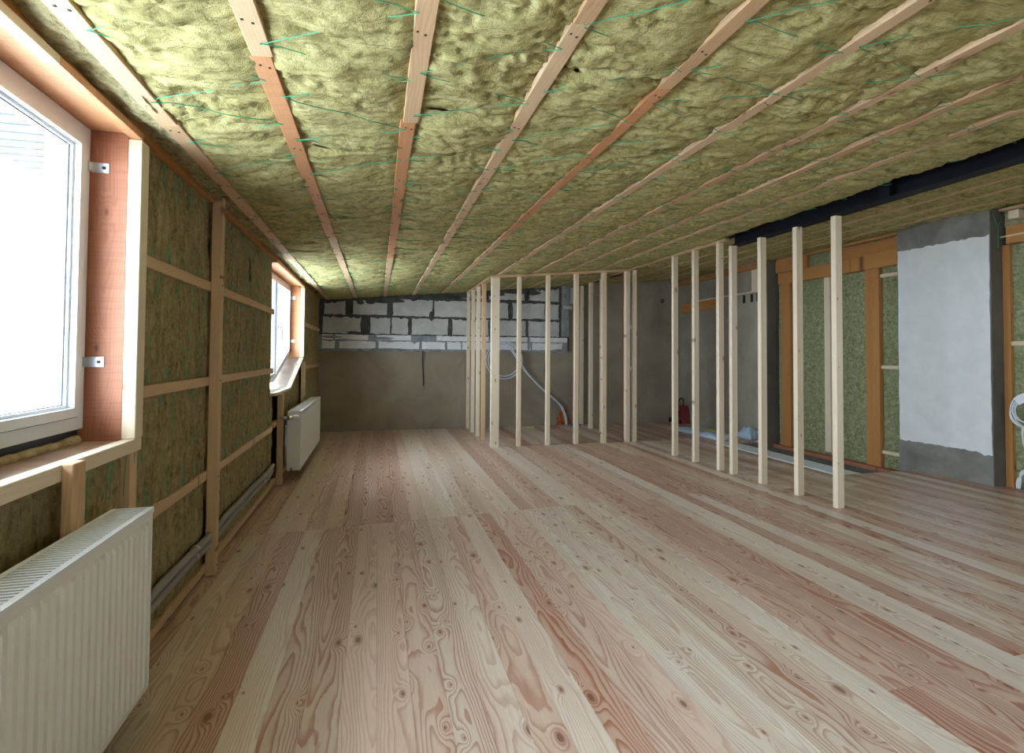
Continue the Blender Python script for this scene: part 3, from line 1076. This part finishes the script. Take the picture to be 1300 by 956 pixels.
# wool of the bay between the far plaster and the pier
for (ya, yb) in ((4.25, 4.50), (4.66, 5.16), (5.25, 5.77), (5.93, 6.03)):
    sd += 13
    wall_batt(ya, yb, -0.06, 2.14, 2000+sd, 0.022, 5.415, M['wool_right'], wall_right, -1, amp=0.45)
wall_batt(4.26, 6.03, 2.29, 2.52, 2203, 0.022, 5.415, M['wool_right'], wall_right, -1, amp=0.45)
lz = wood('larch', 'z')
rzz = wood('redfir', 'z')
lx = wood('larch', 'x')
box('post', 5.36, 5.44, 4.50, 4.665, -0.095, 2.14, lz, wall_right)
box('post', 5.36, 5.44, 5.77, 5.935, -0.095, 2.14, lz, wall_right)
box('batten', 5.385, 5.42, 5.165, 5.248, -0.02, 2.14, pz, wall_right)
box('rail', 5.355, 5.40, 4.272, 5.98, 2.140, 2.300, ml_y, wall_right)
box('rail', 5.350, 5.40, 5.48, 6.02, 2.305, 2.46, ml_y, wall_right)
box('rail', 5.365, 5.41, 4.272, 4.98, 2.302, 2.44, ml_y, wall_right)
box('rail', 5.36, 5.41, 4.272, 6.02, 2.462, 2.492, ml_y, wall_right)
box('sole_plate', 5.30, 5.40, 4.272, 6.02, -0.099, -0.055, wood('redfir', 'y'), wall_right)
for zz in (0.11, 1.04, 2.05):
    box('batten', 5.385, 5.415, 4.272, 4.50, zz-0.018, zz+0.018, mp_y, wall_right)
# timbers on the far plaster
box('rail', 5.095, 5.15, 6.05, BACK_Y-0.02, 2.375, 2.455, ml_y, wall_right)
box('board', 5.10, 5.15, 6.95, 7.95, 1.895, 2.045, ml_y, wall_right)
box('batten', 5.09, 5.15, 6.06, 7.5, 2.045, 2.065, mp_y, wall_right)
box('batten', 5.105, 5.15, 6.06, 6.20, 2.066, 2.37, pz, wall_right)
for yy in (6.10, 6.22, 6.38):
    box('slot', 5.142, 5.151, yy, yy+0.045, 1.92, 2.035, M['void'], wall_right, 0)
# near right wall beside the pier
for (za, zb) in ((0.02, 1.262), (1.30, 2.165)):
    wall_batt(2.0, 3.37, za, zb, 2300+int(za*10), 0.016, 5.515, M['wool_right'], wall_right, -1, amp=0.6)
wall_batt(2.0, 3.40, 2.34, 2.50, 2350, 0.016, 5.515, M['wool_edge'], wall_right, -1, amp=0.8)
wall_batt(REAR_Y, 2.0, 0.0, 2.45, 2360, 0.06, 5.515, M['wool_right'], wall_right, -1, amp=0.6)
box('batten', 5.475, 5.52, 3.345, 3.400, 0.0, 2.17, lz, wall_right)
box('rail', 5.46, 5.52, REAR_Y+0.1, 3.36, 2.175, 2.335, ml_y, wall_right)
box('batten', 5.452, 5.464, REAR_Y+0.1, 3.40, 2.238, 2.252, mp_y, wall_right)
box('batten', 5.48, 5.515, REAR_Y+0.1, 3.345, 1.262, 1.30, mp_y, wall_right)
box('batten', 5.44, 5.515, REAR_Y+0.1, 3.40, 2.478, 2.500, mb_y, wall_right)
box('wood_block', 5.43, 5.515, 3.245, 3.325, 2.385, 2.465, wood('pine', 'y'), wall_right, 0.006)
box('wood_block', 5.44, 5.515, 3.10, 3.17, 2.36, 2.47, wood('batten', 'y'), wall_right, 0.006)

# ---- wall behind the camera
wre = MB()
a, b, c, d = FILL_WIN
wre.box(-1.1, a, REAR_Y-0.12, REAR_Y, -0.15, 2.85).box(b, 5.75, REAR_Y-0.12, REAR_Y, -0.15, 2.85)
wre.box(a, b, REAR_Y-0.12, REAR_Y, -0.15, c).box(a, b, REAR_Y-0.12, REAR_Y, d, 2.85)
wall_rear = wre.build('wall_rear', M['plaster_grey'])
setp(wall_rear, kind='structure', label='plastered wall behind the viewer with an added fill-light window')
w4 = empty('window_4', ((a+b)/2, REAR_Y-0.06, c), 'white plastic window added in the wall behind the viewer for fill light', kind='structure')
for (p, q, r, t) in ((a, b, c, c+0.07), (a, b, d-0.07, d), (a, a+0.07, c+0.07, d-0.07), (b-0.07, b, c+0.07, d-0.07), ((a+b)/2-0.05, (a+b)/2+0.05, c+0.07, d-0.07)):
    box('frame', p, q, REAR_Y-0.10, REAR_Y-0.04, r, t, M['pvc'], w4)
for (p, q) in ((a+0.07, (a+b)/2-0.05), ((a+b)/2+0.05, b-0.07)):
    box('pane', p, q, REAR_Y-0.075, REAR_Y-0.070, c+0.07, d-0.07, M['glass'], w4, 0)

# ================================================================== THE THINGS
# ---- timber posts standing on the floor against the window wall
pzb = wood('batten', 'z')
t = empty('timber_post', (-0.82, 3.02, 0), 'full-height pale timber post against the wool between the two windows', 'post')
box('post', -0.845, -0.797, 2.995, 3.045, 0.0, 2.0, pzb, t)
for zz in (0.04, 0.5, 1.0, 1.5):
    box('screw', -0.798, -0.795, 3.015, 3.023, zz, zz+0.008, M['screw'], t, 0.0005)
t = empty('timber_post', (-0.82, 4.94, 0), 'short timber post under the far sill beside the far radiator', 'post')
box('post', -0.842, -0.797, 4.90, 4.96, 0.0, 0.792, pzb, t)
t = empty('timber_post', (-0.82, 6.40, 0), 'pale timber post behind the far radiator reaching up the raked sill', 'post')
box('post', -0.846, -0.80, 6.345, 6.40, 0.0, 1.05, pz, t)
t = empty('timber_post', (-0.81, 1.70, 0), 'thick timber post below the near sill behind the near radiator', 'post')
box('post', -0.8175, -0.789, 1.655, 1.718, 0.0, 0.846, pzb, t, 0.003)


# ---- radiators
def radiator(yn, yf, zb, zt, xf, label, valve=False):
    r = empty('radiator', ((xf-0.055), (yn+yf)/2, 0.0), label, 'radiator', 'panel radiators below the windows')
    xb = xf-0.112
    # front panel with pressed vertical channels
    m = MB()
    pitch = 0.0333
    n = int((yf-yn-0.03)/pitch)
    m.box(xf-0.010, xf-0.004, yn, yf, zb, zt-0.003)
    y0 = yn+(yf-yn-n*pitch)/2
    for k in range(n):
        ya = y0+k*pitch
        i = len(m.v)
        z0, z1 = zb+0.028, zt-0.045
        A = [(xf-0.004, ya+0.003, z0-0.012), (xf-0.004, ya+0.030, z0-0.012), (xf-0.004, ya+0.030, z1+0.012), (xf-0.004, ya+0.003, z1+0.012)]
        B = [(xf+0.003, ya+0.0095, z0), (xf+0.003, ya+0.0235, z0), (xf+0.003, ya+0.0235, z1), (xf+0.003, ya+0.0095, z1)]
        m.v += A+B
        m.f += [(i+4, i+5, i+6, i+7)]+[(i+a_, i+(a_+1) % 4, i+4+(a_+1) % 4, i+4+a_) for a_ in range(4)]
    m.build('front_panel', M['enamel'], r)
    m = MB().box(xb, xb+0.008, yn+0.004, yf-0.004, zb, zt-0.006)
    m.build('back_panel', M['enamel'], r)
    for ya in (yn, yf-0.004):
        box('side_panel', xb-0.002, xf-0.002, ya-0.001, ya+0.005, zb+0.004, zt, M['enamel'], r, 0.002)
    # top grille: rim and thin slats
    m = MB()
    m.box(xb-0.002, xb+0.012, yn, yf, zt-0.004, zt+0.004).box(xf-0.016, xf+0.001, yn, yf, zt-0.012, zt+0.004)
    m.box(xb+0.012, xf-0.016, yn, yn+0.008, zt-0.004, zt+0.004).box(xb+0.012, xf-0.016, yf-0.008, yf, zt-0.004, zt+0.004)
    g_ = m.build('grille', M['enamel_grille'], r)
    m = MB()
    y = yn+0.016
    while y < yf-0.016:
        m.box(xb+0.011, xf-0.015, y, y+0.0085, zt-0.002, zt+0.003)
        y += 0.0155
    sl_ = m.build('slat', M['enamel_grille'], g_)
    setp(sl_, kind='stuff')
    m = MB()
    y = yn+0.02
    while y < yf-0.02:
        m.box(xb+0.02, xf-0.02, y, y+0.002, zb+0.02, zt-0.02)
        y += 0.04
    m.box(xb+0.012, xf-0.014, yn+0.01, yf-0.01, zt-0.10, zt-0.095)
    m.build('convector', M['inside'], r)
    # brackets to the wall and feed pipes
    for yy in (yn+0.12, yf-0.12):
        box('bracket', -0.828, xb+0.004, yy, yy+0.03, zb+0.20, zt-0.06, M['zinc'], r, 0.001)
    if valve:
        zv = zt-0.045
        yp = yn-0.072
        MB().tube([(-0.815, yp, zv-0.003), (-0.755, yp, zv)], 0.0125, 10).build('valve_pipe', M['zinc'], r, True)
        v = MB().tube([(-0.757, yp, zv), (-0.735, yp, zv), (-0.715, yp+0.004, zv+0.002), (-0.706, yp+0.020, zv+0.003), (-0.704, yn+0.001, zv+0.003)], [0.016, 0.020, 0.018, 0.015, 0.015], 10).build('valve', M['chrome'], r, True)
        MB().tube([(-0.712, yp, zv+0.003), (-0.690, yp, zv+0.004), (-0.662, yp, zv+0.006)], [0.016, 0.021, 0.019], 12).build('valve_head', M['enamel'], v, True)
        MB().tube([(xf-0.075, yn-0.006, zb+0.0), (xf-0.075, yn-0.006, zb+0.028)], 0.010, 8).build('lower_valve', M['chrome'], r, True)
        MB().tube([(-0.775, yn-0.015, zb+0.08), (-0.775, yn-0.015, zt-0.12)], 0.010, 8).build('riser_pipe', M['zinc'], r, True)
    else:
        MB().tube([(xf-0.06, yn+0.1, zb+0.01), (xf-0.06, yn+0.1, 0.0)], 0.009, 8).build('feed_pipe', M['zinc'], r, True)
    return r


radiator(0.32, 1.862, 0.11, 0.662, -0.672, 'white panel radiator with ribbed front below the near window')
radiator(4.955, 6.58, 0.105, 0.628, -0.652, 'white panel radiator with chrome valve below the far raked window', True)

# ---- sleeved heating pipes along the foot of the wall
for (dz, lab) in ((0.212, 'upper grey sleeved heating pipe along the foot of the wool wall'), (0.172, 'lower grey sleeved heating pipe along the foot of the wool wall')):
    t = empty('heating_pipe', (-0.825, 3.2, dz), lab, 'pipe', 'heating pipes along the wall')
    pts = [(-0.828+0.003*math.sin(k*1.7+dz*30), 0.5+k*0.2, dz+0.004*math.sin(k*0.9)) for k in range(22)]
    if dz < 0.2:
        pts[-1] = (-0.84, 4.70, dz-0.004)
    MB().tube(spline(pts, 3), 0.0175, 10).build('sleeve', M['pipe'], t, True)
    for yy in (2.78, 3.62, 4.3):
        MB().tube([(-0.828, yy, dz), (-0.828, yy+0.014, dz)], 0.0195, 10).build('clip', M['zinc'], t, True)


# ---- stud partitions
def stud(parent, x, y, top, w=0.062, d=0.045, mat=None, name='stud', z0=0.0):
    o = box(name, x, x+w, y, y+d, z0, top, mat or pz, parent, 0.0025)
    return o


pa = empty('stud_partition', (3.42, 3.8, 0), 'row of bare pale studs standing under the black steel beam', 'stud wall')
for (x, y, tp) in ((3.392, 3.195, 2.238), (3.376, 3.560, 2.238), (3.366, 3.965, 2.238), (3.352, 4.345, 2.238)):
    stud(pa, x, y, tp)
pb = empty('stud_partition', (3.33, 5.4, 0), 'row of bare pale studs under the ceiling batten beyond the steel beam', 'stud wall')
for (x, y, tp) in ((3.338, 4.525, 2.305), (3.330, 4.935, 2.305), (3.316, 5.315, 2.305), (3.306, 6.285, 2.300), (3.258, 7.205, 2.295), (3.230, 7.565, 2.295), (3.235, 7.96, 2.295)):
    stud(pb, x, y, tp, 0.060)
me = box_mesh('top_plate', 0.055, 8.0-4.42, 0.024, 0.002, mb_y)
o = link('top_plate', me, mb_y, pb, (3.305, (8.0+4.42)/2, 2.318), (0, 0, 0.031))
stud(pb, 3.266, 6.47, 2.29, 0.055, 0.045, rz)
for zz in (0.95, 1.50):
    box('nogging', 3.264, 3.304, 6.30, 6.34, zz, zz+0.055, pz, pb)
pc = empty('stud_partition', (2.3, 6.3, 0), 'row of bare pale studs facing the room before the coiled conduit', 'stud wall')
stud(pc, 1.366, 6.27, zc(1.42)-0.022, 0.105, 0.05)
for (x, w) in ((1.705, 0.05), (2.090, 0.05), (2.475, 0.055), (2.86, 0.062), (3.198, 0.062)):
    stud(pc, x, 6.275, zc(x)-0.028+0.002, w, 0.06)
m = MB()
xa, xb = 1.35, 3.30
m.prism([(xa, zc(xa)-0.030), (xb, zc(xb)-0.030), (xb, zc(xb)-0.004), (xa, zc(xa)-0.004)], 'y', 6.26, 6.33)
m.build('top_plate', wood('batten', 'x'), pc)
pd = empty('stud_partition', (1.38, 7.3, 0), 'row of bare pale studs running back to the block wall', 'stud wall')
for (y, kd) in ((6.75, 'batten'), (7.14, 'pine'), (7.55, 'pine'), (7.95, 'pine')):
    stud(pd, 1.345, y, zc(1.36)-0.024, 0.052, 0.05, wood(kd, 'z'))
box('top_plate', 1.34, 1.40, 6.34, BACK_Y-0.035, zc(1.37)-0.026, zc(1.37)-0.004, mb_y, pd)

# ---- steel beam
sb = empty('steel_beam', (3.43, 1.2, 2.24), 'black steel beam under the ceiling above the row of studs', 'beam')
y0, y1 = REAR_Y+0.005, 4.385
box('web', 3.418, 3.428, y0, y1, 2.250, 2.375, M['steel'], sb, 0)
box('lower_flange', 3.365, 3.481, y0, y1, 2.240, 2.250, M['steel_edge'], sb, 0.001)
box('upper_flange', 3.365, 3.481, y0, y1, 2.375, 2.385, M['steel_edge'], sb, 0.001)
for yy in (0.9, 2.74):
    box('stiffener', 3.370, 3.418, yy, yy+0.012, 2.250, 2.375, M['steel_edge'], sb, 0.001)
    box('joint_plate', 3.410, 3.418, yy+0.012, yy+0.11, 2.252, 2.372, M['steel_edge'], sb, 0.001)

# ---- conduit coil on the back wall
t = empty('conduit_coil', (2.0, BACK_Y-0.06, 0.8), 'pale blue-grey conduit coiled on the back wall and running down to the floor', 'conduit')
for k, (rad, dy) in enumerate(((0.255, 0.0), (0.295, 0.018))):
    pts = [(1.94+rad*math.cos(a_), BACK_Y-0.095-dy, 1.06+rad*math.sin(a_)) for a_ in np.linspace(0.9, 2*math.pi+0.6, 30)]
    MB().tube(pts, 0.0095, 7).build('loop', M['conduit'], t, True)
for k, dx in enumerate((0.0, 0.022)):
    pts = [(1.70, 7.95-dx, 1.30), (1.85, 7.95-dx, 1.335), (1.98+dx, 7.95-dx, 1.31), (2.12+dx, 7.955-dx, 1.13), (2.28+dx, 7.985-dx, 0.90), (2.50, 7.985-dx, 0.69-dx), (2.72, 7.985-dx, 0.50-dx), (2.86+dx, 7.985-dx, 0.37-dx), (2.95+dx, 7.985, 0.22), (2.985+dx, 7.985, 0.10), (2.995+dx, 7.99, 0.01)]
    MB().tube(spline(pts, 6), 0.0095, 7).build('run', M['conduit'], t, True)

# ---- loose wire hanging from the block ledge
t = empty('hanging_wire', (0.67, BACK_Y-0.03, 0.63), 'short black wire hanging down the plaster from the block ledge', 'wire')
MB().tube(spline([(0.672, 7.99, 1.20), (0.668, 8.02, 1.05), (0.684, 8.035, 0.85), (0.690, 8.035, 0.66)], 6), 0.0075, 6).build('strand', M['black'], t, True)
MB().tube([(0.690, 8.035, 0.66), (0.691, 8.033, 0.635)], [0.007, 0.010], 6).build('tip', M['cable'], t, True)
t = empty('hanging_wire', (2.66, BACK_Y-0.03, 0.85), 'thin dark wire stub hanging below the block ledge behind the studs', 'wire')
MB().tube(spline([(2.665, 7.99, 1.20), (2.655, 8.03, 1.0), (2.645, 8.035, 0.86)], 5), 0.006, 6).build('strand', M['black'], t, True)

# ---- coil of white cable with a tag on the right wall
t = empty('cable_coil', (5.45, 3.22, 0.0), 'coil of white cable with a card tag hanging on the right wall', 'cable')
rr = random.Random(9)
for k in range(6):
    ry, rz_ = rr.uniform(0.085, 0.125), rr.uniform(0.10, 0.155)
    cyy, czz = 3.215+rr.uniform(-.012, .012), 0.685+rr.uniform(-.02, .02)
    pts = [(5.455-0.008*k+0.006*math.sin(3*a_), cyy+ry*math.cos(a_), czz+rz_*math.sin(a_)) for a_ in np.linspace(0, 2*math.pi, 28)]
    MB().tube(pts, 0.0065, 6).build('loop', M['cable'], t, True)
for k in range(3):
    pts = [(5.44, 3.23+0.01*k, 0.55), (5.44, 3.20+0.02*k, 0.40), (5.44, 3.17, 0.30-0.03*k), (5.44, 3.24+0.012*k, 0.16), (5.445, 3.295-0.012*k, 0.08), (5.445, 3.30-0.010*k, 0.008)]
    MB().tube(spline(pts, 6), 0.0065, 6).build('tail', M['cable'], t, True)
me = box_mesh('tag', 0.003, 0.11, 0.07, 0.0005, M['tag'])
link('tag', me, M['tag'], t, (5.395, 3.22, 0.80), (math.radians(-35), 0, 0))
mm = MB()
for k in range(5):
    mm.box(5.3925, 5.3932, 3.18, 3.24-0.008*(k % 3), 0.825-0.011*k, 0.829-0.011*k)
# ---- green twine on the side of the chimney pier
t = empty('twine_loop', (5.42, 3.395, 2.2), 'forked green twine hanging on the dark side of the chimney pier', 'twine')
MB().tube(spline([(5.36, 3.396, 2.46), (5.41, 3.396, 2.36), (5.425, 3.396, 2.345), (5.423, 3.396, 2.25), (5.42, 3.396, 2.14)], 4), 0.0028, 5).build('strand', M['twine'], t, True)
MB().tube(spline([(5.53, 3.394, 2.50), (5.47, 3.394, 2.42), (5.425, 3.394, 2.345)], 4), 0.0028, 5).build('strand', M['twine'], t, True)


# ---- printed film bag on the floor
def lump(name, x0, x1, y0, y1, h, mat, seed, parent=None, rotz=0.0, wrinkle=0.5):
    n = 26
    U, V = np.meshgrid(np.linspace(-1, 1, n), np.linspace(-1, 1, n), indexing='ij')
    edge = np.clip(1-np.maximum(np.abs(U), np.abs(V))**3, 0, 1)
    z = h*edge**0.5*(0.75+wrinkle*fbm(U*2.2+9, V*2.2, seed, 3))+0.004
    X = U*(x1-x0)/2+0.012*fbm(V*4, U*2, seed+2, 2)
    Y = V*(y1-y0)/2+0.012*fbm(U*4, V*2, seed+4, 2)
    c, s_ = math.cos(rotz), math.sin(rotz)
    top = np.stack([(x0+x1)/2+X*c-Y*s_, (y0+y1)/2+X*s_+Y*c, z], -1)
    o_ = grid_mesh(name, top, mat, parent)
    sol = o_.modifiers.new('thickness', 'SOLIDIFY')
    sol.thickness = 0.004
    sol.offset = 1
    return o_


o = lump('plastic_bag', 4.46, 4.84, 6.12, 7.15, 0.085, M['bag'], 31, None, 0.06, 0.7)
setp(o, 'flat yellow and blue printed plastic bag lying behind the studs', 'bag')
o = lump('plastic_bag', 4.92, 5.14, 6.06, 6.30, 0.17, M['foil'], 37, None, 0.2, 0.8)
o.data.materials.clear()
o.data.materials.append(plain('pale_blue_film', (0.38, 0.48, 0.58), 0.35))
setp(o, 'crumpled pale blue film bag against the far plaster', 'bag')
# ---- red and black tool bag in the far corner
t = empty('tool_bag', (5.05, 7.86, 0), 'red and black tool bag standing in the far corner', 'bag')
MB().prism([(7.74, 0.0), (7.99, 0.0), (7.975, 0.20), (7.95, 0.30), (7.80, 0.30), (7.755, 0.2)], 'x', 4.98, 5.13).build('body', M['red_plastic'], t)
box('band', 4.972, 4.982, 7.745, 7.985, 0.0, 0.06, M['black'], t)
box('pocket', 4.968, 4.982, 7.79, 7.94, 0.11, 0.21, M['black'], t)
MB().tube(spline([(5.05, 7.80, 0.29), (5.05, 7.81, 0.39), (5.05, 7.87, 0.42), (5.05, 7.93, 0.39), (5.05, 7.94, 0.29)], 5), 0.012, 6).build('carry_handle', M['black'], t, True)
# ---- small clutter
t = empty('cable_drum', (4.93, 7.97, 0), 'small dark cable drum on the floor by the back wall', 'drum')
MB().tube([(4.90, 7.97, 0.045), (4.96, 7.97, 0.045)], 0.034, 12).build('core', M['black'], t, True)
for xx in (4.897, 4.957):
    MB().tube([(xx, 7.97, 0.045), (xx+0.006, 7.97, 0.045)], 0.045, 14).build('flange', M['black'], t)
o = lump('plastic_scrap', 3.07, 3.24, 7.90, 8.02, 0.03, M['blue_plastic'], 51)
setp(o, 'crumpled scrap of blue plastic beside the broken brick patch', 'scrap')
o = lump('plastic_scrap', 2.28, 2.41, 7.78, 7.86, 0.018, M['yellow_plastic'], 52)
setp(o, 'small yellow-green plastic scrap on the floor behind the studs', 'scrap')
# ---- lump of mounting foam / lamp holder high in the corner
t = empty('wall_lamp_socket', (5.0, BACK_Y, 2.36), 'round pale lamp socket high in the far corner of the plaster', 'lamp socket')
MB().tube([(4.93, BACK_Y-0.002, 2.372), (4.93, BACK_Y-0.03, 2.372), (4.93, BACK_Y-0.055, 2.372)], [0.05, 0.052, 0.034], 14).build('dome', M['sill_light'], t, True)
t = empty('wall_box', (4.80, BACK_Y, 2.1), 'small dark electrical box hole in the far plaster', 'wall box')
MB().tube([(4.80, BACK_Y-0.006, 2.10), (4.80, BACK_Y+0.001, 2.10)], 0.035, 14).build('rim', M['void'], t, True)
MB().tube([(4.80, BACK_Y-0.008, 2.10), (4.80, BACK_Y-0.004, 2.10)], 0.014, 10).build('cap', M['pipe'], t, True)
